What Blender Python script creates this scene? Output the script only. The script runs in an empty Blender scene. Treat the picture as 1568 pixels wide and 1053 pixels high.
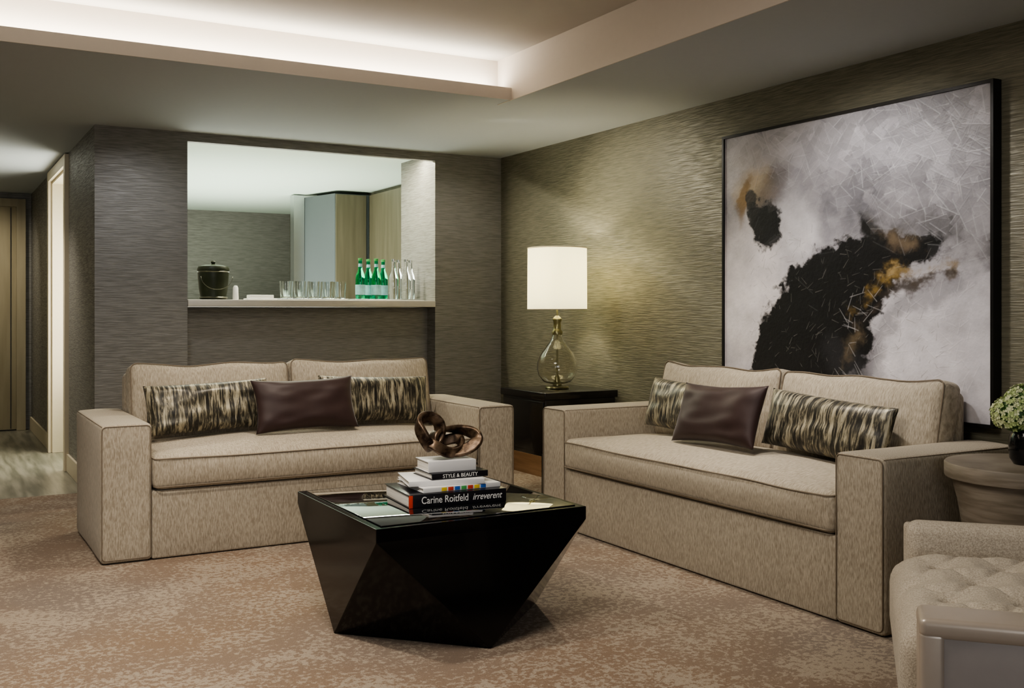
import bpy, bmesh, math, random
import numpy as np
from mathutils import Vector, Matrix, noise as mn
random.seed(7); np.random.seed(7)
scene = bpy.context.scene
R = math.radians
scene.view_settings.view_transform = 'AgX'
try: scene.view_settings.look = 'AgX - Medium High Contrast'
except Exception: pass

# ------------------------------------------------------------------ materials
def newmat(name):
    m = bpy.data.materials.new(name); m.use_nodes = True
    nt = m.node_tree
    return m, nt, nt.nodes['Principled BSDF']
def setp(b, **k):
    for a, v in k.items():
        a = a.replace('_', ' ')
        if a in b.inputs:
            if isinstance(v, tuple) and len(v) == 3: v = (*v, 1)
            b.inputs[a].default_value = v
def simple(name, col, rough=.5, metal=0., spec=.5, **k):
    m, nt, b = newmat(name)
    N = nt.nodes; L = nt.links
    tc = N.new('ShaderNodeTexCoord'); no = N.new('ShaderNodeTexNoise')
    no.inputs['Scale'].default_value = k.pop('nscale', 30)
    L.new(tc.outputs['Object'], no.inputs['Vector'])
    mix = N.new('ShaderNodeMixRGB')
    va = k.pop('var', .06)
    mix.inputs[1].default_value = (*[c*(1-va) for c in col], 1)
    mix.inputs[2].default_value = (*[min(1, c*(1+va)) for c in col], 1)
    L.new(no.outputs['Fac'], mix.inputs[0]); L.new(mix.outputs[0], b.inputs['Base Color'])
    setp(b, Roughness=rough, Metallic=metal, Specular_IOR_Level=spec, **k)
    return m
def stretched(name, c1, c2, scl, rough=.8, metal=0., bump=.3, dist=.004, lo=.35, hi=.65, big=None, spec=.4, detail=3, sheen=0., rvar=None):
    m, nt, b = newmat(name); N = nt.nodes; L = nt.links
    tc = N.new('ShaderNodeTexCoord'); mp = N.new('ShaderNodeMapping'); mp.inputs['Scale'].default_value = scl
    L.new(tc.outputs['Object'], mp.inputs['Vector'])
    no = N.new('ShaderNodeTexNoise'); no.inputs['Scale'].default_value = 1; no.inputs['Detail'].default_value = detail
    no.inputs['Distortion'].default_value = .3
    L.new(mp.outputs[0], no.inputs['Vector'])
    cr = N.new('ShaderNodeValToRGB'); cr.color_ramp.elements[0].position = lo; cr.color_ramp.elements[1].position = hi
    cr.color_ramp.elements[0].color = (*c1, 1); cr.color_ramp.elements[1].color = (*c2, 1)
    L.new(no.outputs['Fac'], cr.inputs[0])
    out = cr.outputs[0]
    if big:
        n2 = N.new('ShaderNodeTexNoise'); n2.inputs['Scale'].default_value = big[0]; n2.inputs['Detail'].default_value = 4
        L.new(tc.outputs['Object'], n2.inputs['Vector'])
        mx = N.new('ShaderNodeMixRGB'); mx.blend_type = 'MULTIPLY'; mx.inputs[0].default_value = 1
        c3 = N.new('ShaderNodeValToRGB'); c3.color_ramp.elements[0].position = .3; c3.color_ramp.elements[1].position = .7
        v = big[1]; c3.color_ramp.elements[0].color = (v, v, v, 1)
        L.new(n2.outputs['Fac'], c3.inputs[0]); L.new(out, mx.inputs[1]); L.new(c3.outputs[0], mx.inputs[2]); out = mx.outputs[0]
    L.new(out, b.inputs['Base Color'])
    if rvar:
        mr = N.new('ShaderNodeMapRange'); mr.inputs['From Min'].default_value = .35; mr.inputs['From Max'].default_value = .65
        mr.inputs['To Min'].default_value = rvar[0]; mr.inputs['To Max'].default_value = rvar[1]
        L.new(no.outputs['Fac'], mr.inputs[0]); L.new(mr.outputs[0], b.inputs['Roughness'])
    bp = N.new('ShaderNodeBump'); bp.inputs['Strength'].default_value = bump; bp.inputs['Distance'].default_value = dist
    L.new(no.outputs['Fac'], bp.inputs['Height']); L.new(bp.outputs[0], b.inputs['Normal'])
    setp(b, Metallic=metal, Specular_IOR_Level=spec, Sheen_Weight=sheen)
    if not rvar: setp(b, Roughness=rough)
    return m

M_wall = stretched('grasscloth_grey', (.180, .172, .153), (.268, .258, .233), (10, 10, 175), bump=.55, dist=.005, rvar=(.58, .34), metal=.12, spec=.5, detail=5)
M_wallR = stretched('grasscloth_olive', (.155, .144, .102), (.245, .230, .168), (9, 9, 160), bump=.65, dist=.006, rvar=(.52, .28), metal=.22, spec=.5, detail=5)
M_ceil = simple('ceiling_paint', (.43, .46, .475), .85, var=.02)
M_ceil_up = simple('tray_ceiling_paint', (.50, .46, .40), .85, var=.02)
M_ceil_b = simple('pantry_ceiling_paint', (.68, .78, .68), .85, var=.02)
M_lip = simple('cove_lip_paint', (.60, .53, .45), .6, var=.02)
M_cream = simple('cream_trim', (.66, .58, .43), .45, var=.03)
M_door = stretched('door_veneer', (.32, .275, .18), (.37, .32, .215), (14, 14, 1.5), rough=.45, bump=.05, dist=.001)
M_basebrown = stretched('baseboard_wood', (.18, .10, .05), (.24, .14, .075), (3, 3, 40), rough=.4, bump=.05, dist=.001)
M_panelgrey = simple('grey_lacquer_panel', (.11, .125, .13), .5, var=.02)
M_panelwood = stretched('tan_veneer_panel', (.13, .115, .075), (.165, .145, .10), (20, 20, 1.5), rough=.4, bump=.05, dist=.001)
M_chrome = simple('brushed_steel', (.6, .62, .62), .25, metal=1)
M_woodfloor = stretched('grey_wood_floor', (.16, .155, .12), (.32, .30, .24), (18, 1.6, 1), rough=.32, bump=.15, dist=.002, spec=.5)
M_sofa = stretched('linen_upholstery', (.315, .268, .20), (.505, .445, .355), (240, 240, 42), rough=.9, bump=.6, dist=.003, sheen=.12, big=(3, .93), detail=4)
M_sofa_top = stretched('linen_cushion', (.335, .285, .212), (.525, .46, .365), (240, 42, 42), rough=.9, bump=.6, dist=.003, sheen=.12, big=(4, .93), detail=4)
M_pipe = simple('piping_cord', (.20, .16, .115), .8)
M_satin = simple('brown_satin', (.040, .022, .020), .52, spec=.35, var=.15, nscale=14, Sheen_Weight=.22, Sheen_Roughness=.35)
M_black = simple('black_lacquer', (.0022, .0022, .0026), .12, spec=.30, Coat_Weight=.08, Coat_Roughness=.05)
M_glasstop = simple('black_glass_top', (.006, .007, .008), .015, spec=.9, Coat_Weight=1., Coat_Roughness=.01)
M_espresso = simple('espresso_wood', (.009, .007, .006), .22, spec=.5, Coat_Weight=.3)
M_frame = simple('black_frame', (.006, .006, .006), .35)
M_counter = simple('counter_stone', (.62, .58, .50), .3, var=.05)
M_nickel = simple('olive_nickel', (.26, .24, .13), .28, metal=.85)
M_white = simple('white_ceramic', (.8, .8, .77), .35, var=.02)
M_paper = stretched('book_pages', (.55, .52, .47), (.75, .72, .66), (5, 5, 700), rough=.8, bump=.1, dist=.001)
M_bkblack = simple('book_cover_black', (.008, .008, .012), .25)
M_bkwhite = simple('book_cover_white', (.66, .65, .64), .4, var=.02)
M_txt = simple('spine_lettering', (.75, .73, .70), .5, var=.01)
M_red = simple('book_red', (.55, .05, .02), .4); M_yel = simple('book_yellow', (.7, .5, .04), .4)
M_blu = simple('book_blue', (.03, .12, .45), .4); M_grn = simple('book_green', (.08, .35, .10), .4)
M_bronze = stretched('bronze_cast', (.03, .018, .012), (.19, .13, .085), (30, 30, 30), rough=.38, metal=.7, bump=.5, dist=.004)
M_bucket = simple('ice_bucket_leather', (.020, .025, .012), .42, spec=.3, var=.3, nscale=12)
M_bandm = simple('bucket_band', (.12, .12, .09), .35, metal=.8)
M_pewter = simple('pewter_leather', (.40, .34, .28), .30, metal=.25, var=.06)
M_pewter_d = simple('pewter_leather_panel', (.27, .24, .22), .40, metal=.15, var=.05)
M_chair = stretched('chair_tweed', (.32, .275, .215), (.50, .44, .355), (260, 260, 260), rough=.9, bump=.4, dist=.002, sheen=.1)
M_drum = stretched('limed_wood', (.19, .16, .12), (.29, .25, .20), (6, 6, 60), rough=.5, bump=.15, dist=.002)
M_vase = simple('black_vase', (.006, .006, .007), .12)
M_leaf = simple('hydrangea_leaf', (.06, .14, .03), .5, var=.3)
M_petal = simple('hydrangea_petal', (.46, .56, .24), .6, var=.25, nscale=60)
M_petal2 = simple('hydrangea_petal_light', (.70, .74, .46), .6, var=.15, nscale=60)
M_label = simple('bottle_label', (.30, .55, .58), .5, var=.3)

def glass(name, col, ior=1.45, rough=0.):
    m, nt, b = newmat(name)
    setp(b, Base_Color=col, Roughness=rough, IOR=ior, Transmission_Weight=1.)
    return m
M_glass = glass('clear_glass', (.95, .97, .96))
M_lampglass = glass('smoky_glass', (.94, .93, .88))
M_green = glass('green_glass', (.02, .58, .26))

def mat_pattern():
    m, nt, b = newmat('brushstroke_fabric'); N = nt.nodes; L = nt.links
    tc = N.new('ShaderNodeTexCoord'); mp = N.new('ShaderNodeMapping'); mp.inputs['Scale'].default_value = (70, 10, 9)
    mp.inputs['Rotation'].default_value = (0, R(6), 0)
    L.new(tc.outputs['Object'], mp.inputs[0])
    no = N.new('ShaderNodeTexNoise'); no.inputs['Scale'].default_value = 1; no.inputs['Detail'].default_value = 6; no.inputs['Distortion'].default_value = .5
    no.inputs['Roughness'].default_value = .65
    L.new(mp.outputs[0], no.inputs['Vector'])
    cr = N.new('ShaderNodeValToRGB'); e = cr.color_ramp.elements
    e[0].position = .42; e[0].color = (.018, .016, .012, 1); e[1].position = .63; e[1].color = (.44, .395, .285, 1)
    k = e.new(.495); k.color = (.080, .070, .048, 1)
    k = e.new(.55); k.color = (.25, .22, .15, 1)
    L.new(no.outputs['Fac'], cr.inputs[0]); L.new(cr.outputs[0], b.inputs['Base Color'])
    setp(b, Roughness=.42, Sheen_Weight=.1, Metallic=.2)
    return m
M_pattern = mat_pattern()

def mat_carpet():
    m, nt, b = newmat('mottled_carpet'); N = nt.nodes; L = nt.links
    tc = N.new('ShaderNodeTexCoord')
    def noi(s, d, dist=0, rough=.5):
        n = N.new('ShaderNodeTexNoise'); n.inputs['Scale'].default_value = s; n.inputs['Detail'].default_value = d
        n.inputs['Distortion'].default_value = dist; n.inputs['Roughness'].default_value = rough
        L.new(tc.outputs['Object'], n.inputs['Vector']); return n.outputs['Fac']
    def ramp(f, a, bb, c1, c2):
        c = N.new('ShaderNodeValToRGB'); c.color_ramp.elements[0].position = a; c.color_ramp.elements[1].position = bb
        c.color_ramp.elements[0].color = (*c1, 1); c.color_ramp.elements[1].color = (*c2, 1); L.new(f, c.inputs[0]); return c.outputs[0]
    base = ramp(noi(.6, 2), .40, .60, (.222, .153, .102), (.205, .163, .132))
    fine = noi(42, 3, .2, .7); big = noi(2.6, 5, .5, .65)
    ad = N.new('ShaderNodeMath'); ad.operation = 'MULTIPLY_ADD'; ad.inputs[1].default_value = .60
    L.new(big, ad.inputs[0]); L.new(fine, ad.inputs[2])
    mask = ramp(ad.outputs[0], .795, .855, (0, 0, 0), (.85, .85, .85))
    mx = N.new('ShaderNodeMixRGB'); L.new(mask, mx.inputs[0]); L.new(base, mx.inputs[1]); mx.inputs[2].default_value = (.355, .295, .225, 1)
    mx2 = N.new('ShaderNodeMixRGB'); mx2.blend_type = 'MULTIPLY'; mx2.inputs[0].default_value = 1
    L.new(mx.outputs[0], mx2.inputs[1]); L.new(ramp(noi(260, 2), .3, .7, (.72, .72, .72), (1.1, 1.1, 1.1)), mx2.inputs[2])
    L.new(mx2.outputs[0], b.inputs['Base Color'])
    bp = N.new('ShaderNodeBump'); bp.inputs['Strength'].default_value = .5; bp.inputs['Distance'].default_value = .004
    L.new(noi(260, 2), bp.inputs['Height']); L.new(bp.outputs[0], b.inputs['Normal'])
    setp(b, Roughness=.95, Sheen_Weight=.1, Specular_IOR_Level=.2)
    return m
M_carpet = mat_carpet()

def mat_shade():
    m, nt, b = newmat('lit_linen_shade'); N = nt.nodes; L = nt.links
    tc = N.new('ShaderNodeTexCoord'); no = N.new('ShaderNodeTexNoise'); no.inputs['Scale'].default_value = 90
    L.new(tc.outputs['Object'], no.inputs['Vector'])
    cr = N.new('ShaderNodeValToRGB'); cr.color_ramp.elements[0].color = (.80, .76, .58, 1); cr.color_ramp.elements[1].color = (.9, .88, .72, 1)
    L.new(no.outputs['Fac'], cr.inputs[0]); L.new(cr.outputs[0], b.inputs['Base Color'])
    tr = N.new('ShaderNodeBsdfTranslucent'); L.new(cr.outputs[0], tr.inputs[0])
    ms = N.new('ShaderNodeMixShader'); ms.inputs[0].default_value = .55
    L.new(b.outputs[0], ms.inputs[1]); L.new(tr.outputs[0], ms.inputs[2])
    L.new(ms.outputs[0], N['Material Output'].inputs[0])
    L.new(cr.outputs[0], b.inputs['Emission Color']); setp(b, Roughness=.9, Emission_Strength=1.2)
    return m
M_shade = mat_shade()

# ------------------------------------------------------------------ mesh helpers
def empty(name, loc=(0, 0, 0), rz=0.):
    e = bpy.data.objects.new(name, None); scene.collection.objects.link(e)
    e.location = loc; e.rotation_euler = (0, 0, rz); e.empty_display_size = .1
    return e
def mk(name, verts, faces, mat, parent=None, loc=(0, 0, 0), rot=(0, 0, 0), smooth=True, auto=None):
    me = bpy.data.meshes.new(name); me.from_pydata([tuple(v) for v in verts], [], faces)
    bm = bmesh.new(); bm.from_mesh(me); bmesh.ops.recalc_face_normals(bm, faces=bm.faces); bm.to_mesh(me); bm.free()
    if smooth: me.polygons.foreach_set('use_smooth', [True]*len(me.polygons))
    if mat: me.materials.append(mat)
    o = bpy.data.objects.new(name, me); scene.collection.objects.link(o)
    o.location = loc; o.rotation_euler = rot
    if parent: o.parent = parent
    if auto:
        try: me.set_sharp_from_angle(angle=R(auto))
        except Exception: pass
    return o
def axis_coords(L, r, m, n):
    h = L/2
    a = [-h + r*(1-math.cos(k*math.pi/2/m)) for k in range(m+1)] if r > 0 else [-h]
    inner = [-(h-r) + (2*(h-r))*k/n for k in range(1, n)]
    return a + inner + [-x for x in reversed(a)]
def gbox(lx, ly, lz, r=.01, m=3, n=(1, 1, 1), deform=None):
    r = min(r, lx/2*.99, ly/2*.99, lz/2*.99)
    A = [axis_coords(l, r, m, k) for l, k in zip((lx, ly, lz), n)]
    idx = {}; V = []; F = []
    H = (lx/2-r, ly/2-r, lz/2-r)
    def vid(i, j, k):
        key = (i, j, k)
        if key not in idx:
            q = Vector((A[0][i], A[1][j], A[2][k]))
            c = Vector([max(-H[t], min(H[t], q[t])) for t in range(3)])
            v = q-c
            p = c + v.normalized()*r if v.length > 1e-9 else q
            if deform: p = deform(Vector(p), lx, ly, lz)
            idx[key] = len(V); V.append(p)
        return idx[key]
    N = [len(a)-1 for a in A]
    for i in range(N[0]):
        for j in range(N[1]):
            for k in (0, N[2]): F.append((vid(i, j, k), vid(i+1, j, k), vid(i+1, j+1, k), vid(i, j+1, k)))
    for i in range(N[0]):
        for k in range(N[2]):
            for j in (0, N[1]): F.append((vid(i, j, k), vid(i+1, j, k), vid(i+1, j, k+1), vid(i, j, k+1)))
    for j in range(N[1]):
        for k in range(N[2]):
            for i in (0, N[0]): F.append((vid(i, j, k), vid(i, j+1, k), vid(i, j+1, k+1), vid(i, j, k+1)))
    return V, F
def rb(name, x0, x1, y0, y1, z0, z1, mat, parent=None, r=.008, m=2, n=(1, 1, 1), deform=None, rot=(0, 0, 0)):
    V, F = gbox(x1-x0, y1-y0, z1-z0, r, m, n, deform)
    return mk(name, V, F, mat, parent, ((x0+x1)/2, (y0+y1)/2, (z0+z1)/2), rot)
def boxes(name, L, mat, parent=None):
    V = []; F = []
    for (x0, x1, y0, y1, z0, z1) in L:
        s = len(V)
        V += [(x0, y0, z0), (x1, y0, z0), (x1, y1, z0), (x0, y1, z0), (x0, y0, z1), (x1, y0, z1), (x1, y1, z1), (x0, y1, z1)]
        F += [tuple(s+i for i in f) for f in ((0, 3, 2, 1), (4, 5, 6, 7), (0, 1, 5, 4), (1, 2, 6, 5), (2, 3, 7, 6), (3, 0, 4, 7))]
    return mk(name, V, F, mat, parent, smooth=False)
def lathe(name, prof, mat, parent=None, loc=(0, 0, 0), seg=40, closed=False, auto=None):
    V = []; F = []
    n = len(prof)
    for (r, z) in prof:
        for s in range(seg):
            a = 2*math.pi*s/seg; V.append((r*math.cos(a), r*math.sin(a), z))
    rng = n if closed else n-1
    for i in range(rng):
        j = (i+1) % n
        for s in range(seg):
            t = (s+1) % seg; F.append((i*seg+s, i*seg+t, j*seg+t, j*seg+s))
    if not closed:
        if prof[0][0] > 1e-5: F.append(tuple(range(seg)))
        if prof[-1][0] > 1e-5: F.append(tuple((n-1)*seg+s for s in range(seg)))
    o = mk(name, V, F, mat, parent, loc)
    me = o.data
    bm = bmesh.new(); bm.from_mesh(me); bmesh.ops.remove_doubles(bm, verts=bm.verts, dist=1e-6); bm.to_mesh(me); bm.free()
    try: me.set_sharp_from_angle(angle=R(auto or 40))
    except Exception: pass
    return o
def sweep(pts, section, closed=False, up=Vector((0, 0, 1)), twist=None):
    V = []; F = []; n = len(pts); m = len(section)
    P = [Vector(p) for p in pts]
    nrm = None
    for i in range(n):
        if closed: t = (P[(i+1) % n]-P[i-1]).normalized()
        else: t = (P[min(i+1, n-1)]-P[max(i-1, 0)]).normalized()
        if nrm is None:
            nrm = up - t*up.dot(t)
            if nrm.length < 1e-3: nrm = Vector((1, 0, 0)) - t*t.x
            nrm.normalize()
        else:
            nrm = (nrm - t*nrm.dot(t)).normalized()
        b = t.cross(nrm)
        a = twist(i/n) if twist else 0
        c, s = math.cos(a), math.sin(a)
        for (u, v) in section:
            V.append(P[i] + nrm*(u*c-v*s) + b*(u*s+v*c))
    for i in range(n if closed else n-1):
        j = (i+1) % n
        for k in range(m):
            l = (k+1) % m; F.append((i*m+k, i*m+l, j*m+l, j*m+k))
    if not closed: F.append(tuple(range(m))); F.append(tuple((n-1)*m+k for k in range(m)))
    return V, F
def tube(name, pts, r, mat, parent=None, closed=False, loc=(0, 0, 0), rot=(0, 0, 0), seg=8):
    sec = [(r*math.cos(2*math.pi*k/seg), r*math.sin(2*math.pi*k/seg)) for k in range(seg)]
    V, F = sweep(pts, sec, closed)
    return mk(name, V, F, mat, parent, loc, rot)
def rrect(a0, a1, b0, b1, r, k=5):
    out = []
    for cx, cy, s in ((a1-r, b1-r, 0), (a0+r, b1-r, 90), (a0+r, b0+r, 180), (a1-r, b0+r, 270)):
        for i in range(k+1):
            t = R(s+90*i/k); out.append((cx+r*math.cos(t), cy+r*math.sin(t)))
    return out
def dense(poly, step=.05):
    out = []
    for i in range(len(poly)):
        a = Vector(poly[i]); b = Vector(poly[(i+1) % len(poly)])
        k = max(1, int((b-a).length/step))
        for j in range(k): out.append(tuple(a.lerp(b, j/k)))
    return out

# ------------------------------------------------------------------ room shell
CH = 2.40; UP = 2.65
XR = 3.91; YB = 7.07; XL = -2.2; YF = -2.5; XH = .94
boxes('floor', [(XL-.1, XR+.1, YF-.1, 7.40, -.08, 0)], M_carpet)
boxes('floor_hall', [(XL-.1, XH, 7.40, 11.8, -.08, -.002), (XH, XR+.1, 7.40, 12.7, -.08, -.002)], M_woodfloor)
tx0, tx1, ty0, ty1 = -1.3, 2.88, -.8, 5.08; LED = .16
boxes('ceiling', [
    (XL, XR, ty1+LED, YB+.05, CH, UP+.05), (tx0, tx1, ty1, ty1+LED, CH, CH+.063),
    (tx1, XR, YF, ty1+LED, CH, UP+.05), (XL, tx0, YF, ty1+LED, CH, UP+.05), (tx0, tx1, YF, ty0, CH, UP+.05),
    (XL, XH, YB+.05, 11.75, CH, CH+.1)], M_ceil)
boxes('ceiling_tray', [(tx0-.1, tx1+.1, ty0-.1, ty1+LED+.1, UP, UP+.08)], M_ceil_up)
boxes('ceiling_pantry', [(XH, XR+.1, YB+.05, 12.6, CH, CH+.1)], M_ceil_b)
boxes('trim_cove', [(tx0, tx1-.006, ty1-.006, ty1, CH-.002, CH+.065), (tx1-.006, tx1, ty0, ty1+LED, CH-.002, UP),
                    (tx0, tx1-.006, ty1+LED-.004, ty1+LED, CH+.063, UP)], M_lip)
boxes('wall_right', [(XR, XR+.12, YF, 12.6, 0, CH)], M_wallR)
ox0, ox1, oz1 = 1.52, 3.342, 2.34
boxes('wall_back', [
    (XH, ox0, YB, 7.71, 0, CH), (ox1, XR, YB, 7.71, 0, CH),
    (ox0, ox1, YB, YB+.05, oz1, CH), (ox0, ox1, 7.21, 7.35, 0, 1.235)], M_wall)
boxes('wall_hall', [(XH, XH+.12, 7.71, 8.52, 0, CH), (XH, XH+.12, 9.62, 11.63, 0, CH), (XH, XH+.12, 8.52, 9.62, 2.33, CH)], M_wall)
boxes('wall_hall_end', [(-.4, XH+.12, 11.63, 11.75, 0, CH)], M_wall)
boxes('wall_hall_left', [(-.47, -.35, YB, 11.75, 0, CH)], M_wall)
boxes('wall_back_left', [(XL, -.47, YB, YB+.1, 0, CH)], M_wall)
boxes('wall_left', [(XL-.1, XL, YF, YB+.1, 0, CH)], M_wall)
boxes('wall_front', [(XL-.1, XR+.1, YF-.1, YF, 0, CH)], M_wall)
boxes('wall_pantry_back', [(XH, XR+.1, 12.46, 12.6, 0, CH)], M_wall)
boxes('baseboard_right', [(XR-.016, XR, YF, YB, 0, .15)], M_basebrown)
boxes('baseboard_back', [(XH+.01, ox0, YB-.016, YB, 0, .12), (ox1, XR-.02, YB-.016, YB, 0, .12)], M_basebrown)
boxes('baseboard_hall', [(XH-.016, XH, YB, 8.43, 0, .13), (XH-.016, XH, 9.71, 11.6, 0, .13)], M_cream)
boxes('trim_doorway', [(XH-.03, XH, 8.43, 8.52, 0, 2.42-.03), (XH-.03, XH, 9.62, 9.71, 0, 2.39), (XH-.03, XH, 8.52, 9.62, 2.31, 2.39),
                       (XH, XH+.14, 9.60, 9.62, 0, 2.33), (XH, XH+.14, 8.52, 8.54, 0, 2.33), (XH, XH+.14, 8.54, 9.60, 2.29, 2.33)], M_cream)
d = empty('door_1', (0, 0, 0))
rb('leaf', -.05, .80, 11.585, 11.622, 0.01, 2.26, M_door, d, r=.003)
boxes('casing', [(.80, .885, 11.57, 11.626, 0, 2.34), (-.14, -.05, 11.57, 11.626, 0, 2.34), (-.05, .80, 11.57, 11.626, 2.26, 2.34)], M_door, d)
boxes('stop_bead', [(.745, .752, 11.575, 11.585, 0.02, 2.25)], M_frame, d)
lathe('knob', [(0, 0), (.012, 0), (.012, .03), (.028, .035), (.03, .055), (0, .06)], M_chrome, d, (.04, 11.585, 1.0)).rotation_euler = (R(90), 0, 0)
p = empty('pantry_cabinet')
boxes('steel_post', [(3.27, 3.38, 10.28, 10.40, 0, CH-.01)], M_chrome, p)
mk('grey_side', [(3.38, 10.30, 0), (3.52, 9.76, 0), (3.52, 9.76, 2.37), (3.38, 10.30, 2.37), (3.88, 10.30, 0), (3.88, 9.76, 0), (3.88, 9.76, 2.37), (3.88, 10.3, 2.37)],
   [(0, 1, 2, 3), (4, 5, 6, 7), (0, 1, 5, 4), (3, 2, 6, 7), (1, 2, 6, 5), (0, 3, 7, 4)], M_panelgrey, p, smooth=False)
boxes('tan_front', [(3.525, 3.84, 9.735, 9.758, .08, 2.36)], M_panelwood, p)
boxes('tan_side', [(3.86, 3.905, 8.85, 9.70, .08, 2.36), (3.86, 3.905, 7.75, 8.82, .08, 2.36)], M_panelwood, p)
c = empty('bar_counter')
rb('slab', ox0+.002, ox1-.002, YB-.012, 7.70, 1.237, 1.285, M_counter, c, r=.004)

# ------------------------------------------------------------------ pillows / sofas
def pillow(name, w, h, t, mat, parent, loc, rot, n=26, seed=0, pinch=.05):
    V = []; F = []; ids = {}
    def put(i, j, side):
        key = (i, j, 0 if i in (0, n) or j in (0, n) else side)
        if key in ids: return ids[key]
        u = math.sin((i/n-.5)*math.pi)*.5 + (i/n-.5); v = math.sin((j/n-.5)*math.pi)*.5+(j/n-.5)
        x = w/2*u*(1-pinch*(1-v*v)*abs(u)); z = h/2*v*(1-pinch*1.6*(1-u*u)*abs(v))
        th = t/2*(max(0, (1-u**4)*(1-v**4)))**.62
        wr = mn.noise(Vector((u*2.2+seed, v*2.6, side*3+seed*2)))*.014*(1-u**6)*(1-v**6)
        y = side*(th+wr)
        ids[key] = len(V); V.append((x, y, z)); return ids[key]
    for s in (-1, 1):
        for i in range(n):
            for j in range(n): F.append((put(i, j, s), put(i+1, j, s), put(i+1, j+1, s), put(i, j+1, s)))
    return mk(name, V, F, mat, parent, loc, rot)
def puff(amt, side=.0, seed=0, nz=.006, lo=0.):
    def f(p, lx, ly, lz):
        u = 2*p.x/lx; v = 2*p.y/ly; w = 2*p.z/lz
        a = max(0, 1-abs(u)**3.0)*max(0, 1-abs(v)**3.0)
        ez = p.z + (amt if p.z > 0 else -lo)*abs(w)*a
        k = mn.noise(Vector((p.x*3.5+seed, p.y*3.5, p.z*3+seed)))*nz
        ez += k*(1 if w > -.5 else 0)
        ex = p.x + side*(1-w*w)*(1 if u > 0 else -1)*abs(u)**4*.5
        ey = p.y + side*max(0, 1-w*w)*(1 if v > 0 else -1)*abs(v)**4*max(0, 1-u**8)
        return Vector((ex, ey, ez))
    return f
def sofa(name, L, D, loc, rz, fr_t=.12, cb=.20, tt=.17, dx=0):
    e = empty(name, loc, rz)
    aw = .235; ah = .662; hi = L/2-aw
    for s, nm in ((-1, 'arm_left'), (1, 'arm_right')):
        x0, x1 = (-L/2, -hi) if s < 0 else (hi, L/2)
        rb(nm, x0, x1, 0, D, .004, ah, M_sofa, e, r=.020, m=3, n=(3, 8, 6),
           deform=lambda p, a, b, c: Vector((p.x+.004*mn.noise(p*4), p.y, p.z+(.006*(1-(2*p.x/a)**2) if p.z > c*.45 else 0))))
        fr = dense([(a, .001, b) for a, b in rrect(x0+.006, x1-.006, .02, ah-.006, .02)], .05)
        tube(nm+'_front_piping', fr, .0026, M_pipe, e, closed=True)
        for xx in (x0+.006, x1-.006):
            tube(nm+'_top_piping', [(xx, .01+k*(D-.02)/8, ah-.005) for k in range(9)], .0024, M_pipe, e)
    rb('base', -hi-.002, hi+.002, .006, D-.01, .004, .335, M_sofa, e, r=.012, n=(8, 2, 2))
    rb('back_frame', -hi-.002, hi+.002, D-fr_t, D, .30, .865, M_sofa, e, r=.035, m=4)
    sy = D-.14; sh = .165
    V, F = gbox(2*hi-.012, sy, sh, .035, 4, (30, 14, 3), puff(.045, .014, seed=rz*3+1))
    mk('seat_cushion', V, F, M_sofa_top, e, (0, sy/2-.012, .338+sh/2))
    for zz in (.338+.018, .338+sh-.016):
        pts = dense([(a, b, zz) for a, b in rrect(-hi+.010, hi-.010, -.018, sy-.03, .03)], .06)
        pts = [(x, y, z+.006*mn.noise(Vector((x*3, y*3, z*9)))) for x, y, z in pts]
        tube('seat_piping', pts, .0034, M_pipe, e, closed=True)
    for k, s in enumerate((-1, 1)):
        w = hi-.006-abs(dx)/2; hh = .43
        ce = Vector((s*(w/2+.003)+dx*.75, D-cb, .487+hh/2-.01))
        V, F = gbox(w, tt, hh, .045, 4, (18, 4, 16), None)
        VV = []
        for q in V:
            u = 2*q.x/w; v = 2*q.z/hh
            b = max(0, 1-abs(u)**3)*max(0, 1-abs(v)**3)
            y = q.y + (-.05*b if q.y < 0 else .0) + .006*mn.noise(Vector((q.x*5+k*7, q.y, q.z*5+rz)))
            z = q.z + (.014*(abs(u)**3) - .004 if v > .8 else 0) + .016*mn.noise(Vector((q.x*4+k*5+rz, 0, 0)))*(v > .7)
            VV.append(Vector((q.x, y, z)))
        mk('back_cushion', VV, F, M_sofa_top, e, ce, (R(-11), 0, 0))
        loop = []
        for q in dense([(a, b, 0) for a, b in rrect(-w/2+.008, w/2-.008, -hh/2+.01, hh/2-.006, .035)], .05):
            a, b = q[0], q[1]
            u = 2*a/w
            z = b + (.014*abs(u)**3-.002 if b > hh*.42 else 0) + .016*mn.noise(Vector((a*4+k*5+rz, 0, 0)))*(b > hh*.35)
            loop.append((a, -tt/2+.014, z))
        tube('back_piping', loop, .0032, M_pipe, e, closed=True, loc=ce, rot=(R(-11), 0, 0))
    return e
s1 = sofa('sofa', 2.255, .905, (1.848, 5.22, 0), 0, .12, .19)
s2 = sofa('sofa', 2.42, .785, (3.07, 3.85, 0), R(-90), .085, .130, .14, dx=.05)

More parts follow.
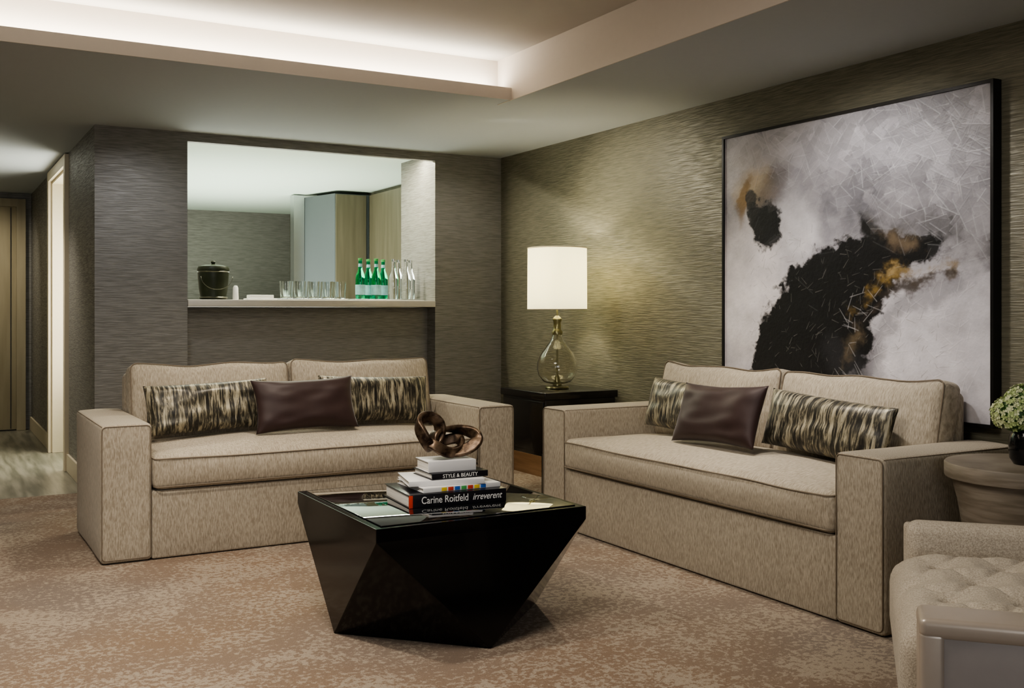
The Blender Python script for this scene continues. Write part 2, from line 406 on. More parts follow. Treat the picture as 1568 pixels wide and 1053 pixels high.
def lumbar(x, y, z, w=.62, h=.27, t=.13, rz=0, rx=-14, seed=0, ry=0):
    e = empty('patterned_lumbar_pillow', (x, y, z), rz)
    pillow('cover', w, h, t, M_pattern, e, (0, 0, 0), (R(rx), R(ry), 0), seed=seed, pinch=.03)
def satin(x, y, z, w=.56, h=.30, t=.12, rz=0, rx=-14, seed=0, ry=0):
    e = empty('brown_satin_pillow', (x, y, z), rz)
    pillow('cover', w, h, t, M_satin, e, (0, 0, 0), (R(rx), R(ry), 0), seed=seed, pinch=.07)
lumbar(1.33, 5.67, .692, w=.66, seed=1, ry=-2)
lumbar(2.29, 5.67, .695, w=.68, seed=2, ry=2)
satin(1.815, 5.50, .698, w=.58, rx=-20, seed=3, ry=-1)
r9 = R(-90)
lumbar(3.52, 4.34, .697, w=.62, seed=4, rz=r9, ry=2)
lumbar(3.52, 3.35, .688, w=.74, seed=5, rz=r9, ry=3)
satin(3.35, 3.88, .706, w=.60, h=.31, rx=-20, seed=6, rz=r9, ry=-2)

# ------------------------------------------------------------------ coffee table
ct = empty('faceted_coffee_table', (1.77, 3.735, 0))
a = .43; q = .425; zt = .462; zb = .415; o_ = -.05
V = [(-a, -a, zt), (a, -a, zt), (a, a, zt), (-a, a, zt), (-a, -a, zb), (a, -a, zb), (a, a, zb), (-a, a, zb),
     (-q-.012, o_+.02, .0), (-.01, -q+o_, .0), (q, o_-.01, .0), (0, q+o_, .0)]
F = [(0, 1, 2, 3), (0, 1, 5, 4), (1, 2, 6, 5), (2, 3, 7, 6), (3, 0, 4, 7),
     (4, 5, 9), (5, 6, 10), (6, 7, 11), (7, 4, 8), (8, 4, 9), (9, 5, 10), (10, 6, 11), (11, 7, 8), (8, 9, 10, 11)]
tb = mk('faceted_body', V, F, M_black, ct, smooth=False)
bv = tb.modifiers.new('b', 'BEVEL'); bv.width = .002; bv.segments = 2; bv.limit_method = 'ANGLE'; bv.angle_limit = R(10)
rb('glass_top', -a+.03, a-.03, -a+.03, a-.03, zt, zt+.004, M_glasstop, ct, r=.0015)
TT = zt+.0045
bk = empty('book_stack', (1.79, 3.70, TT), R(-5))
def book(nm, cx, cy, z, w, dpt, h, rz, cov, parent):
    e = bpy.data.objects.new(nm, None); scene.collection.objects.link(e); e.parent = parent; e.location = (cx, cy, z); e.rotation_euler = (0, 0, R(rz))
    rb(nm+'_pages', -w/2+.006, w/2-.006, -dpt/2+.004, dpt/2-.005, .003, h-.003, M_paper, e, r=.001)
    rb(nm+'_cover_bottom', -w/2, w/2, -dpt/2, dpt/2, 0, .003, cov, e, r=.001)
    rb(nm+'_cover_top', -w/2, w/2, -dpt/2, dpt/2, h-.003, h, cov, e, r=.001)
    rb(nm+'_spine', -w/2, w/2, -dpt/2-.002, -dpt/2+.003, 0, h, cov, e, r=.001)
    return e
def label(txt, parent, x, y, z, size, mat=None, shear=0, sx=1):
    cu = bpy.data.curves.new('lettering', 'FONT'); cu.body = txt; cu.size = size; cu.align_x = 'CENTER'; cu.align_y = 'CENTER'; cu.extrude = .0004; cu.shear = shear
    cu.materials.append(mat or M_txt)
    o = bpy.data.objects.new('lettering', cu); scene.collection.objects.link(o); o.parent = parent
    o.location = (x, y, z); o.rotation_euler = (R(90), 0, 0); o.scale = (sx, 1, 1)
b1 = book('book_a', 0, 0, 0, .40, .30, .050, 0, M_bkblack, bk)
label('Carine Roitfeld', b1, -.055, -.1527, .026, .038, sx=.82)
label('irreverent', b1, .118, -.1527, .026, .036, shear=.35, sx=.82)
rb('red_band', -.20, -.185, -.1532, -.149, .001, .048, M_red, b1, r=.0005)
b2 = book('book_b', .02, .01, .0505, .33, .26, .018, 4, M_bkwhite, bk)
for i, mm in enumerate((M_yel, M_red, M_blu, M_grn, M_red, M_yel, M_blu)):
    rb('spine_patch', -.09+.028*i, -.068+.028*i, -.1330, -.131, .002, .016, mm, b2, r=.0003)
b3 = book('book_c', -.01, .02, .069, .30, .24, .020, -8, M_bkwhite, bk)
b4 = book('book_d', .03, .015, .0895, .24, .19, .024, 3, M_bkblack, bk)
label('STYLE & BEAUTY', b4, 0, -.0975, .012, .020)
b5 = book('book_e', .012, .02, .114, .20, .15, .042, 0, M_bkwhite, bk)
sc = empty('bronze_knot_sculpture', (1.805, 3.72, TT+.159), R(-5))
def ribbon(nm, cx, cy, cz, ra, rb_, tilt, yaw, w, t, tw, ph):
    n = 72; pts = []
    Rm = Matrix.Rotation(R(yaw), 3, 'Z') @ Matrix.Rotation(R(tilt), 3, 'X')
    for i in range(n):
        an = 2*math.pi*i/n
        v = Rm @ Vector((ra*math.cos(an), rb_*math.sin(an), .014*math.sin(2*an+ph)))
        pts.append(v+Vector((cx, cy, cz)))
    sec = rrect(-w/2, w/2, -t/2, t/2, t*.35, 3)
    V, F = sweep(pts, sec, closed=True, up=Rm @ Vector((0, 0, 1)), twist=lambda f: tw*math.sin(2*math.pi*f+ph))
    mz = min(v.z for v in V)
    if mz < 0: V = [v-Vector((0, 0, mz)) for v in V]
    return mk(nm, V, F, M_bronze, sc)
ribbon('loop_left', -.068, 0, .104, .052, .062, 74, 25, .048, .022, .8, .5)
ribbon('loop_right', .040, 0, .070, .088, .050, 60, -12, .050, .020, .8, 2.2)
ribbon('loop_base', -.005, 0, .034, .078, .045, 20, 20, .044, .020, .5, 1.2)

# ------------------------------------------------------------------ end table + lamp
et = empty('side_table', (3.605, 5.745, 0))
rb('top', -.275, .275, -.285, .285, .655, .70, M_espresso, et, r=.004)
rb('drawer_box', -.262, .262, -.272, .272, .30, .655, M_espresso, et, r=.003)
rb('drawer_front', -.268, -.262, -.25, .25, .33, .64, M_espresso, et, r=.002)
for sx in (-1, 1):
    for sy in (-1, 1):
        rb('leg', sx*.24-.025, sx*.24+.025, sy*.25-.025, sy*.25+.025, 0, .32, M_espresso, et, r=.003)
lp = empty('table_lamp', (3.60, 5.75, .701))
lathe('foot', [(0, 0), (.075, 0), (.078, .006), (.074, .014), (.03, .020), (.03, .030), (0, .032)], M_nickel, lp)
out = [(.045, .032), (.09, .045), (.122, .085), (.134, .13), (.130, .175), (.108, .225), (.075, .27), (.045, .31), (.030, .345), (.026, .36)]
inn = [(r-.004, z+(.004 if i == 0 else 0)) for i, (r, z) in enumerate(out)]
lathe('glass_body', out+inn[::-1], M_lampglass, lp, closed=True, seg=56, auto=60)
lathe('rod', [(0, .03), (.006, .03), (.006, .60), (0, .60)], M_nickel, lp, seg=12)
lathe('inner_stem', [(0, .034), (.022, .036), (.016, .07), (.007, .09), (.007, .2), (0, .2)], M_nickel, lp, seg=20)
lathe('neck', [(0, .352), (.034, .352), (.036, .37), (.026, .385), (.024, .43), (.030, .45), (.028, .46), (.012, .475), (0, .48)], M_nickel, lp)
lathe('socket', [(0, .56), (.016, .56), (.018, .62), (0, .62)], M_nickel, lp, seg=16)
zs0, zs1, rs = .518, .918, .194
lathe('shade', [(rs+.002, zs0), (rs, zs1), (rs-.003, zs1), (rs-.001, zs0)], M_shade, lp, closed=True, seg=64)
for zz in (zs0, zs1):
    tube('shade_ring', [(rs*math.cos(t*math.pi/32), rs*math.sin(t*math.pi/32), zz) for t in range(64)], .003, M_cream, lp, closed=True)
for k in range(3):
    an = k*2*math.pi/3
    tube('spider', [(.01*math.cos(an), .01*math.sin(an), .60), (rs*.97*math.cos(an), rs*.97*math.sin(an), .87)], .002, M_nickel, lp)
m, nt, b = newmat('bulb'); setp(b, Emission_Color=(1, .85, .6), Emission_Strength=4., Base_Color=(1, .9, .7))
lathe('bulb', [(0, .62), (.014, .62), (.028, .66), (.026, .69), (0, .71)], m, lp, seg=20)

# ------------------------------------------------------------------ painting
def fbm(sx, sy, nx, ny, octs=5, seed=0, pers=.55):
    rs_ = np.random.RandomState(seed); out = np.zeros((ny, nx)); amp = 1; tot = 0
    for o in range(octs):
        gx, gy = int(sx*2**o)+2, int(sy*2**o)+2
        g = rs_.rand(gy, gx)
        X = np.linspace(0, gx-1.001, nx); Y = np.linspace(0, gy-1.001, ny)
        xi = X.astype(int); yi = Y.astype(int); fx = X-xi; fy = Y-yi
        fx = fx*fx*(3-2*fx); fy = fy*fy*(3-2*fy)
        a_ = g[np.ix_(yi, xi)]; b_ = g[np.ix_(yi, xi+1)]; c_ = g[np.ix_(yi+1, xi)]; d_ = g[np.ix_(yi+1, xi+1)]
        out += amp*((a_*(1-fx)+b_*fx)*(1-fy)[:, None]+(c_*(1-fx)+d_*fx)*fy[:, None]); tot += amp; amp *= pers
    out /= tot
    return out-out.mean()
def painting():
    y0, y1, z0, z1 = 2.75, 4.432, .72, 2.175
    e = empty('abstract_painting', (XR, 0, 0))
    nx, ny = 760, 660
    S, T = np.meshgrid(np.linspace(0, 1, nx), np.linspace(0, 1, ny))
    f1 = fbm(6, 6, nx, ny, 7, 1, .65); f2 = fbm(6, 6, nx, ny, 7, 2, .65); f3 = fbm(9, 9, nx, ny, 5, 3); f4 = fbm(3, 3, nx, ny, 5, 4)
    f5 = fbm(16, 16, nx, ny, 5, 11, .65)
    s = S+f1*.09; t = T+f2*.09
    def sm(x, a_, b_):
        k = np.clip((x-a_)/(b_-a_), 0, 1); return k*k*(3-2*k)
    def segd(px, py, pts):
        dm = np.full(px.shape, 9.)
        for (ax, ay, ar), (bx, by, br) in zip(pts[:-1], pts[1:]):
            vx, vy = bx-ax, by-ay; h = np.clip(((px-ax)*vx+(py-ay)*vy)/(vx*vx+vy*vy), 0, 1)
            dd = np.hypot(px-ax-h*vx, py-ay-h*vy)-(ar+(br-ar)*h); dm = np.minimum(dm, dd)
        return dm
    def blob(cx, cy, rx, ry, an=0):
        c_, s_ = math.cos(R(an)), math.sin(R(an)); x = s-cx; y = t-cy
        return np.hypot((x*c_+y*s_)/rx, (-x*s_+y*c_)/ry)
    C = np.zeros((ny, nx, 3)); C[:] = (.47, .45, .475)
    def over(col, m_):
        nonlocal C
        m_ = np.clip(m_, 0, 1)[..., None]; C = C*(1-m_)+np.array(col)*m_
    over((.27, .26, .29), sm(T+f4*.8+f3*.7, .50, .80)*.8)
    over((.15, .145, .16), sm(1.25-blob(.58, .73, .42, .15, 3), 0, .9)*.9*(.75+f3*2.2))
    over((.48, .46, .50), sm(1.1-blob(.82, .88, .30, .12), 0, .6)*.55)
    over((.50, .48, .50), sm(1.1-blob(.30, .93, .25, .07), 0, .6)*.6)
    over((.60, .57, .59), sm(f3+f1, .05, .22)*.35)
    over((.72, .68, .69), sm(1.2-blob(.11, .42, .16, .30), 0, .5)*.9)
    over((.64, .62, .64), sm(1.15-blob(.33, .64, .10, .14, 20), 0, .6)*.8)
    over((.64, .615, .65), sm(1.3-blob(.84, .18, .30, .25), 0, .6)*.9)
    over((.64, .61, .63), sm(1.1-blob(.08, .88, .12, .10), 0, .6)*.7)
    over((.20, .19, .22), sm(1.15-blob(.575, .12, .05, .19, -25), 0, .7)*.85)
    over((.46, .34, .16), sm(1.15-blob(.14, .80, .10, .11, 20), 0, .7)*.7)
    over((.26, .15, .04), sm(1.1-blob(.095, .77, .028, .12, -5), 0, .6)*.8)
    over((.10, .08, .075), sm(1.15-blob(.22, .80, .07, .12, -25), 0, .8)*.7)
    over((.010, .010, .012), sm(1.08-blob(.195, .665, .072, .085, 15)+f5*1.2, 0, .25))
    over((.015, .014, .014), sm(1.05-blob(.145, .70, .030, .10, 10)+f5*1.0, 0, .3)*.9)
    over((.11, .105, .11), sm(-segd(s, t, [(.62, .60, .06), (.78, .58, .09), (.98, .54, .06)])+f5*.15, -.05, .05)*.88*(.85+f5*2))
    # grey dry-brush arc turning down under the mass
    over((.26, .25, .27), sm(-segd(s, t, [(.60, .08, .03), (.63, .22, .03), (.72, .34, .03), (.86, .42, .025), (.97, .45, .0)])+f5*.14, -.03, .03)*.7)
    dm = segd(s, t, [(.25, .15, .125), (.32, .26, .15), (.43, .38, .145), (.55, .47, .12), (.68, .515, .085), (.80, .52, .045)])
    over((.008, .008, .009), sm(-dm+f5*.11, -.008, .014))
    dm = segd(s, t, [(.42, .12, .11), (.50, .24, .11), (.58, .35, .09), (.68, .45, .05)])
    over((.008, .008, .009), sm(-dm+f5*.11, -.008, .014))
    over((.012, .012, .012), sm(-segd(s, t, [(.57, .67, .006), (.60, .62, .028), (.66, .58, .03)]), -.01, .015))
    over((.03, .03, .034), sm(1.1-blob(.52, .15, .08, .13, 40), 0, .7)*.7)
    over((.26, .17, .05), sm(-segd(s, t, [(.58, .34, .004), (.65, .415, .016), (.73, .455, .018), (.88, .475, .0)])+f5*.14, -.025, .03)*.8)
    over((.44, .33, .17), sm(-segd(s, t, [(.66, .435, .0), (.73, .465, .004), (.80, .475, .0)])+f5*.10, -.015, .02)*.6)
    over((.05, .038, .03), sm(-segd(s, t, [(.58, .28, .01), (.66, .37, .016), (.78, .425, .012), (.88, .45, .0)])+f5*.08, -.015, .02)*.9)
    over((.22, .16, .10), sm(-segd(s, t, [(.63, .61, .0), (.69, .58, .015), (.76, .55, .008)])+f5*.10, -.03, .03)*.65)
    over((.20, .15, .09), sm(-segd(s, t, [(.49, .10, .0), (.54, .20, .010), (.59, .28, .0)])+f5*.08, -.02, .03)*.6)
    C = np.clip(C*(1+f3[..., None]*.40+f5[..., None]*.45), 0, 1)
    # palette-knife impasto: overlapping knife swipes with a light ridge on one side
    rs_ = np.random.RandomState(5)
    Hh = np.zeros((ny, nx))
    def window(x0, y0_, rad):
        ia, ib = int(max(0, (x0-rad)*nx)), int(min(nx, (x0+rad)*nx)+1)
        ja, jb = int(max(0, (y0_-rad)*ny)), int(min(ny, (y0_+rad)*ny)+1)
        return ia, ib, ja, jb
    base_ang = [R(x) for x in (25, 62, 112, 150, -38, 5)]
    for i in range(1300):
        x, y = rs_.uniform(0, 1), 1-rs_.beta(1.0, 2.6)*.75
        dens = np.clip((y*.9+x*.42-.72)/.35, .10, 1)
        if rs_.rand() > dens: continue
        an = base_ang[rs_.randint(6)]+rs_.normal(0, .16)
        hl, hw = rs_.uniform(.018, .055), rs_.uniform(.008, .024)
        ia, ib, ja, jb = window(x, y, hl*1.3)
        if ib-ia < 2 or jb-ja < 2: continue
        px, py = S[ja:jb, ia:ib]-x, T[ja:jb, ia:ib]-y
        c_, s_ = math.cos(an), math.sin(an); u = (px*c_+py*s_)/hl; v = (-px*s_+py*c_)/hw
        inside = (np.abs(u) < 1) & (np.abs(v) < 1-.35*(u+1)/2)
        k = rs_.uniform(.70, 1.32)
        al = .62*dens*inside
        tgt = C[ja:jb, ia:ib].mean(axis=(0, 1))*k
        C[ja:jb, ia:ib] = C[ja:jb, ia:ib]*(1-al[..., None])+tgt*al[..., None]
        rd = (np.clip(1-np.abs(v-(1-.35*(u+1)/2))*hw/.0026, 0, 1))*(np.abs(u) < 1)*(.2+.8*rs_.rand())
        g_ = rs_.uniform(.50, .80); a2 = (rd*.6*dens)[..., None]
        C[ja:jb, ia:ib] = C[ja:jb, ia:ib]*(1-a2)+np.array((g_, g_, g_*1.03))*a2
        Hh[ja:jb, ia:ib] = np.maximum(Hh[ja:jb, ia:ib], rd*dens)
    def stroke(x0, y0_, an, ln, wd, col, al):
        x1, y1_ = x0+ln*math.cos(an), y0_+ln*math.sin(an)
        pad = wd*2+.002
        ia, ib = int(max(0, (min(x0, x1)-pad)*nx)), int(min(nx, (max(x0, x1)+pad)*nx)+1)
        ja, jb = int(max(0, (min(y0_, y1_)-pad)*ny)), int(min(ny, (max(y0_, y1_)+pad)*ny)+1)
        if ib <= ia or jb <= ja: return
        px, py = S[ja:jb, ia:ib], T[ja:jb, ia:ib]
        vx, vy = x1-x0, y1_-y0_; h = np.clip(((px-x0)*vx+(py-y0_)*vy)/(vx*vx+vy*vy), 0, 1)
        dd = np.hypot(px-x0-h*vx, py-y0_-h*vy)
        mm = np.clip(1-dd/(wd*(1-.5*h)), 0, 1)
        C[ja:jb, ia:ib] = C[ja:jb, ia:ib]*(1-(mm*al)[..., None])+np.array(col)*(mm*al)[..., None]
        Hh[ja:jb, ia:ib] = np.maximum(Hh[ja:jb, ia:ib], mm*.5)
    for i in range(300):
        x, y = rs_.uniform(.12, .85), rs_.uniform(.05, .62)
        an = R(52)+rs_.normal(0, .7); g_ = rs_.uniform(.08, .28)
        stroke(x, y, an, rs_.uniform(.008, .035), .0018, (g_, g_*.95, g_*.88), .5)
    for i in range(110):
        x, y = rs_.uniform(.5, .95), rs_.uniform(.05, .4)
        stroke(x, y, rs_.uniform(0, 3.1), rs_.uniform(.02, .06), .0026, (.70, .68, .70), .3)
    V = np.zeros((ny, nx, 3)); V[..., 0] = -.045-.0014*Hh; V[..., 1] = y1-.012-(y1-y0-.024)*S; V[..., 2] = z0+.012+(z1-z0-.024)*T
    idx = np.arange(nx*ny).reshape(ny, nx)
    Fq = np.stack([idx[:-1, :-1], idx[1:, :-1], idx[1:, 1:], idx[:-1, 1:]], -1).reshape(-1, 4)
    me = bpy.data.meshes.new('canvas'); me.from_pydata(V.reshape(-1, 3).tolist(), [], Fq.tolist())
    me.polygons.foreach_set('use_smooth', [True]*len(me.polygons))
    at = me.color_attributes.new('paint', 'FLOAT_COLOR', 'POINT')
    at.data.foreach_set('color', np.concatenate([np.clip(C, 0, 1), np.ones((ny, nx, 1))], -1).astype(np.float32).ravel())
    m, nt, b = newmat('canvas_paint'); N = nt.nodes; L = nt.links
    va = N.new('ShaderNodeVertexColor'); va.layer_name = 'paint'
    tc = N.new('ShaderNodeTexCoord')
    no = N.new('ShaderNodeTexNoise'); no.inputs['Scale'].default_value = 60; no.inputs['Detail'].default_value = 4; L.new(tc.outputs['Object'], no.inputs['Vector'])
    L.new(va.outputs[0], b.inputs['Base Color'])
    bp = N.new('ShaderNodeBump'); bp.inputs['Strength'].default_value = .4; bp.inputs['Distance'].default_value = .003
    L.new(no.outputs['Fac'], bp.inputs['Height']); L.new(bp.outputs[0], b.inputs['Normal'])
    setp(b, Roughness=.42)
    me.materials.append(m)
    o = bpy.data.objects.new('canvas', me); scene.collection.objects.link(o); o.parent = e
    fx0, fx1 = -.055, -.002; w = .014
    boxes('frame', [(fx0, fx1, y0, y0+w, z0, z1), (fx0, fx1, y1-w, y1, z0, z1), (fx0, fx1, y0+w, y1-w, z0, z0+w), (fx0, fx1, y0+w, y1-w, z1-w, z1)], M_frame, e)
    boxes('backing', [(-.040, -.004, y0+w, y1-w, z0+w, z1-w)], M_frame, e)
painting()

# ------------------------------------------------------------------ round drum table + hydrangea
dt = empty('round_drum_table', (3.445, 2.33, 0))
lathe('drum', [(0, 0), (.20, 0), (.205, .02), (.19, .18), (.195, .34), (.225, .52), (.245, .60), (.245, .605), (.268, .607), (.27, .612), (.27, .655), (.266, .66), (0, .66)], M_drum, dt, seg=64)
hv = empty('hydrangea_vase', (3.445, 2.31, .661))
lathe('vase', [(0, 0), (.055, 0), (.068, .02), (.072, .06), (.068, .10), (.055, .125), (.058, .135), (.052, .135), (.048, .125), (.05, .1), (0, .02)], M_vase, hv)
HEADS = [((-.05, .02, .180), .072), ((.05, .04, .185), .072), ((.0, -.045, .185), .072), ((.0, .02, .215), .068), ((-.02, .07, .175), .06)]
def florets(name, mat, n, seed):
    rs_ = random.Random(seed); V = []; F = []
    for i in range(n):
        (cx, cy, cz), rr = HEADS[i % len(HEADS)]
        z = rs_.uniform(-.7, 1); an = rs_.uniform(0, 2*math.pi); q_ = math.sqrt(1-z*z)
        nrm = Vector((q_*math.cos(an), q_*math.sin(an), z)); c_ = Vector((cx, cy, cz))+nrm*rr*rs_.uniform(.92, 1.04)
        t1 = nrm.orthogonal().normalized(); t1 = Matrix.Rotation(rs_.uniform(0, 6.28), 3, nrm) @ t1; t2 = nrm.cross(t1)
        for k in range(4):
            a1 = k*math.pi/2; dv = t1*math.cos(a1)+t2*math.sin(a1); sv = nrm.cross(dv); L_ = rs_.uniform(.009, .013)
            b_ = len(V)
            V += [c_, c_+dv*L_*.6+sv*L_*.45+nrm*.002, c_+dv*L_*1.1+nrm*.004, c_+dv*L_*.6-sv*L_*.45+nrm*.002]
            F.append((b_, b_+1, b_+2, b_+3))
    mk(name, V, F, mat, hv, smooth=False)
florets('petals', M_petal, 620, 1); florets('petals_light', M_petal2, 620, 2)
for (cx, cy, cz), rr in HEADS:
    rr *= .9
    V, F = gbox(rr*2, rr*2, rr*2, rr*.98, 6); mk('flower_core', V, F, M_leaf, hv, (cx, cy, cz))
    tube('stem', [(0, 0, .03), (cx*.4, cy*.4, .10), (cx*.8, cy*.8, cz-.05)], .004, M_leaf, hv)

# ------------------------------------------------------------------ armchair
ac = empty('tufted_armchair', (2.075, 1.695, 0), math.atan2(-.67, -.74))
W = .485
g = .155
def tuft(p, lx, ly, lz):
    if p.z > 0:
        dep = 0; i0 = round(p.x/g)
        for i in range(i0-1, i0+2):
            for j in range(-4, 5):
                off = g/2 if i % 2 else 0
                dx = p.x-i*g; dy = p.y-(j*g+off); r2 = dx*dx+dy*dy
                dep = max(dep, math.exp(-r2/(2*.018**2)), math.exp(-r2/(2*.042**2))*.5)
        for sg in (1, -1):
            k = (p.y - sg*p.x*.5)/g
            fr = abs(k-round(k))*g*.9
            dep = max(dep, .30*math.exp(-fr*fr/(2*.008**2)))
        e_ = max(0, 1-abs(2*p.x/lx)**6)*max(0, 1-abs(2*p.y/ly)**6)
        p.z += .042*e_ - .050*dep*e_
    return p
V, F = gbox(2*W-.25, .69, .21, .06, 5, (84, 80, 2), tuft)
mk('seat', V, F, M_chair, ac, (0, .300, .434))
for i in range(-2, 3):
    for j in range(-2, 3):
        x = i*g; y = j*g+(g/2 if i % 2 else 0)
        if abs(x) < .32 and abs(y) < .29:
            lathe('button', [(0, 0), (.010, .0), (.011, .004), (.006, .008), (0, .009)], M_chair, ac, (x, .300+y, .531), seg=14)
rb('front_rail', -W+.12, W-.12, -.005, .66, .09, .345, M_chair, ac, r=.02, n=(4, 2, 2))
for s, nm in ((-1, 'arm_far'), (1, 'arm_near')):
    xi, xo, xs = s*(W-.125), s*(W-.045), s*W
    hz = .630 if s < 0 else .598
    rb(nm, min(xi, xo), max(xi, xo), 0, .80, .09, hz, M_chair, ac, r=.035, m=5, n=(2, 6, 5))
    if s > 0:
        rb(nm+'_cap', W-.115, W+.004, -.014, .80, hz-.035, hz+.006, M_pewter, ac, r=.014, m=4)
        rb(nm+'_front', W-.105, W+.003, -.014, .035, .085, hz-.02, M_pewter, ac, r=.012, m=4)
        rb(nm+'_bottom_rail', W-.06, W+.003, .03, .80, .085, .125, M_pewter, ac, r=.010, m=4)
    rb(nm+'_shell', min(xo, xs)-.001, max(xo, xs)-.001*s, -.002, .80, .09, hz-.02, M_pewter_d if s > 0 else M_chair, ac, r=.012, m=4)
rb('back', -W, W, .66, .84, .09, .80, M_chair, ac, r=.05, m=5, n=(6, 2, 5))
for sx in (-1, 1):
    for yy in (.07, .74):
        lathe('leg', [(0, 0), (.014, 0), (.022, .095), (0, .095)], M_espresso, ac, (sx*(W-.07), yy, 0), seg=16)

# ------------------------------------------------------------------ bar items (counter top z = 1.285)
CT = 1.2855
ib = empty('ice_bucket', (1.745, 7.30, CT))
lathe('bucket', [(0, 0), (.088, 0), (.092, .006), (.088, .02), (.098, .08), (.104, .15), (.106, .195), (.104, .20), (0, .20)], M_bucket, ib)
for z_ in (.016, .196): lathe('band', [(.093+.012*(z_ > .1), z_-.006), (.098+.012*(z_ > .1), z_), (.093+.012*(z_ > .1), z_+.006)], M_bandm, ib)
lathe('lid', [(0, .20), (.108, .20), (.110, .212), (.10, .232), (.06, .242), (.02, .246), (.012, .252), (.018, .262), (.012, .272), (0, .274)], M_bucket, ib)
tube('handle', [(.108*math.cos(t), -.01-.10*math.sin(t)*.15, .16-.09*math.sin(t)) for t in np.linspace(0, math.pi, 15)], .0022, M_bandm, ib, loc=(0, -.09, 0))
sh = empty('salt_shaker', (1.90, 7.30, CT))
lathe('body', [(0, 0), (.019, 0), (.021, .01), (.018, .085), (.012, .1), (0, .102)], M_white, sh)
nb = empty('napkin_holder', (2.07, 7.28, CT))
rb('dish', -.105, .105, -.06, .06, 0, .012, M_white, nb, r=.004)
rb('napkins', -.085, .085, -.048, .048, .0125, .036, M_white, nb, r=.004)
tr = empty('glass_tray', (2.44, 7.32, CT))
rb('plate', -.27, .28, -.10, .11, 0, .012, M_chrome, tr, r=.005)
def tumbler(x, y):
    e = empty('drinking_glass', (x, y, CT+.0125))
    lathe('glass', [(0, 0), (.035, 0), (.037, .004), (.043, .125), (.041, .125), (.035, .012), (0, .012)], M_glass, e, seg=28)
for x in (2.25, 2.355, 2.46, 2.565, 2.665): tumbler(x, 7.27)
for x in (2.30, 2.41, 2.515, 2.62): tumbler(x, 7.37)
tr2 = empty('bottle_tray', (3.03, 7.32, CT))
rb('plate', -.27, .29, -.11, .12, 0, .012, M_chrome, tr2, r=.005)
def bottle(x, y, nm, mat, lab):
    e = empty(nm, (x, y, CT+.0125))
    lathe('glass', [(0, 0), (.034, 0), (.037, .006), (.037, .14), (.033, .175), (.018, .215), (.014, .25), (.0135, .285), (.0155, .287), (.0155, .296), (0, .296)], mat, e, seg=32)
    if lab:
        lathe('label', [(.0376, .03), (.0376, .105)], M_label, e, seg=32)
        lathe('neck_label', [(.0155, .235), (.0143, .262)], M_label, e, seg=24)
        lathe('cap', [(0, .285), (.0165, .285), (.0165, .302), (0, .304)], M_grn, e, seg=20)
    else:
        lathe('cap', [(0, .285), (.0165, .285), (.0165, .302), (0, .304)], M_chrome, e, seg=20)
for x, y in ((2.817, 7.26), (2.944, 7.26), (2.925, 7.37), (3.045, 7.37)): bottle(x, y, 'green_water_bottle', M_green, True)
for x, y in ((3.084, 7.26), (3.187, 7.26), (3.17, 7.37), (3.272, 7.37)): bottle(x, y, 'clear_water_bottle', M_glass, False)

# ------------------------------------------------------------------ lights
def area(name, loc, rot, sx, sy, pw, col=(1, .9, .78), spread=180):
    l = bpy.data.lights.new(name, 'AREA'); l.shape = 'RECTANGLE'; l.size = sx; l.size_y = sy; l.energy = pw; l.color = col; l.spread = R(spread)
    o = bpy.data.objects.new(name, l); scene.collection.objects.link(o); o.location = loc; o.rotation_euler = rot; return o
def spot(name, loc, target, pw, ang=70, blend=.8, col=(1, .86, .70), rad=.05):
    l = bpy.data.lights.new(name, 'SPOT'); l.energy = pw; l.spot_size = R(ang); l.spot_blend = blend; l.color = col; l.shadow_soft_size = rad
    o = bpy.data.objects.new(name, l); scene.collection.objects.link(o); o.location = loc
    o.rotation_euler = (Vector(target)-Vector(loc)).to_track_quat('-Z', 'Y').to_euler(); return o
area('cove_led_back', ((tx0+tx1)/2, ty1+.10, CH+.072), (R(180), 0, 0), tx1-tx0-.1, .03, 28, (1, .95, .86))
area('tray_fill', (.6, 2.4, UP-.01), (0, 0, 0), 1.2, 1.2, 62, (1, .93, .84))  # added broad overhead fill for the whole room
area('rear_fill', (-.6, -2.3, 1.5), (R(90), 0, 0), 2.5, 1.6, 50, (.92, .95, 1))  # added fill from behind the camera; the front wall has no window
W_ = (1, .90, .77)
spot('downlight_1', (1.7, 4.95, CH-.01), (1.75, 5.7, .4), 88, 100, 1, W_)
spot('downlight_2', (2.98, 3.9, CH-.01), (3.2, 3.8, .4), 84, 100, 1, W_)
spot('downlight_3', (.2, 3.9, UP-.02), (1.0, 4.2, 0), 190, 95, 1, W_, .08)
spot('downlight_4', (-.4, 5.6, CH-.02), (.3, 5.2, 0), 80, 90, 1, W_, .12)
spot('wallwash_1', (3.05, 5.7, CH-.01), (3.91, 5.35, 1.5), 66, 110, 1, (1, .94, .80))
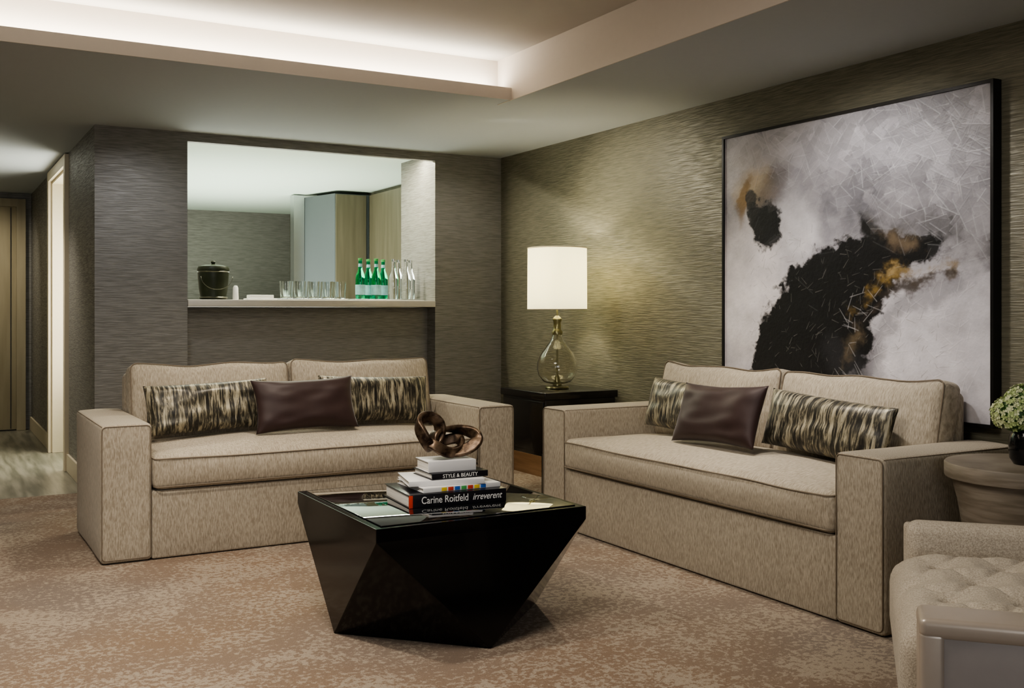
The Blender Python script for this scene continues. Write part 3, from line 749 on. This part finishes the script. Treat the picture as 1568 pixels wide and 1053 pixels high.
spot('wallwash_2', (2.95, 3.4, CH-.01), (3.91, 3.4, 1.2), 75, 100, 1, (1, .96, .93))
spot('wallwash_3', (1.2, 6.3, CH-.01), (1.2, 7.07, 1.3), 26, 100, 1, (.92, .94, 1))
spot('wallwash_4', (3.4, 6.35, CH-.01), (3.5, 7.07, 1.3), 17, 100, 1, (1, .95, .85))
l = bpy.data.lights.new('lamp_bulb', 'POINT'); l.energy = 13; l.color = (1, .90, .68); l.shadow_soft_size = .04
o = bpy.data.objects.new('lamp_bulb', l); scene.collection.objects.link(o); o.location = (3.60, 5.75, .701+.76)
area('pantry_ceiling_fill', (2.4, 9.6, 1.0), (R(180), 0, 0), 2.0, 3.0, 100, (.95, 1, .88))  # added unseen panel, hidden below the counter line, to brighten the pantry ceiling
area('niche_strip', ((ox0+ox1)/2, 7.25, CH-.012), (0, 0, 0), 1.7, .04, 42, (1, .95, .76))
spot('niche_spot', (2.85, 7.45, CH-.015), (3.342, 7.42, 1.75), 20, 115, 1, (1, .94, .74), .03)
spot('pantry_spot', (3.1, 9.3, CH-.02), (3.4, 9.9, 1.5), 10, 90, 1, (1, .97, .9))
spot('hall_spot', (.35, 8.4, CH-.02), (.55, 8.2, 0), 100, 90, 1, (1, .93, .82))
spot('hall_door_spot', (.30, 10.6, CH-.02), (.45, 11.6, 1.1), 60, 100, 1, (1, .93, .78))
area('hall_door_spill', (1.25, 9.0, 1.3), (0, R(90), 0), 1.4, .8, 34, (1, .93, .78))
w = bpy.data.worlds.new('World'); scene.world = w; w.use_nodes = True
w.node_tree.nodes['Background'].inputs[0].default_value = (.5, .55, .6, 1); w.node_tree.nodes['Background'].inputs[1].default_value = .1

# ------------------------------------------------------------------ camera
cam = bpy.data.cameras.new('camera'); co = bpy.data.objects.new('camera', cam); scene.collection.objects.link(co)
cam.sensor_width = 36; cam.lens = 36*1584/1568; cam.shift_y = -51/1568; cam.clip_start = .05
co.location = (0, 0, 1.21); co.rotation_euler = (R(90), 0, R(-29.55))
scene.camera = co
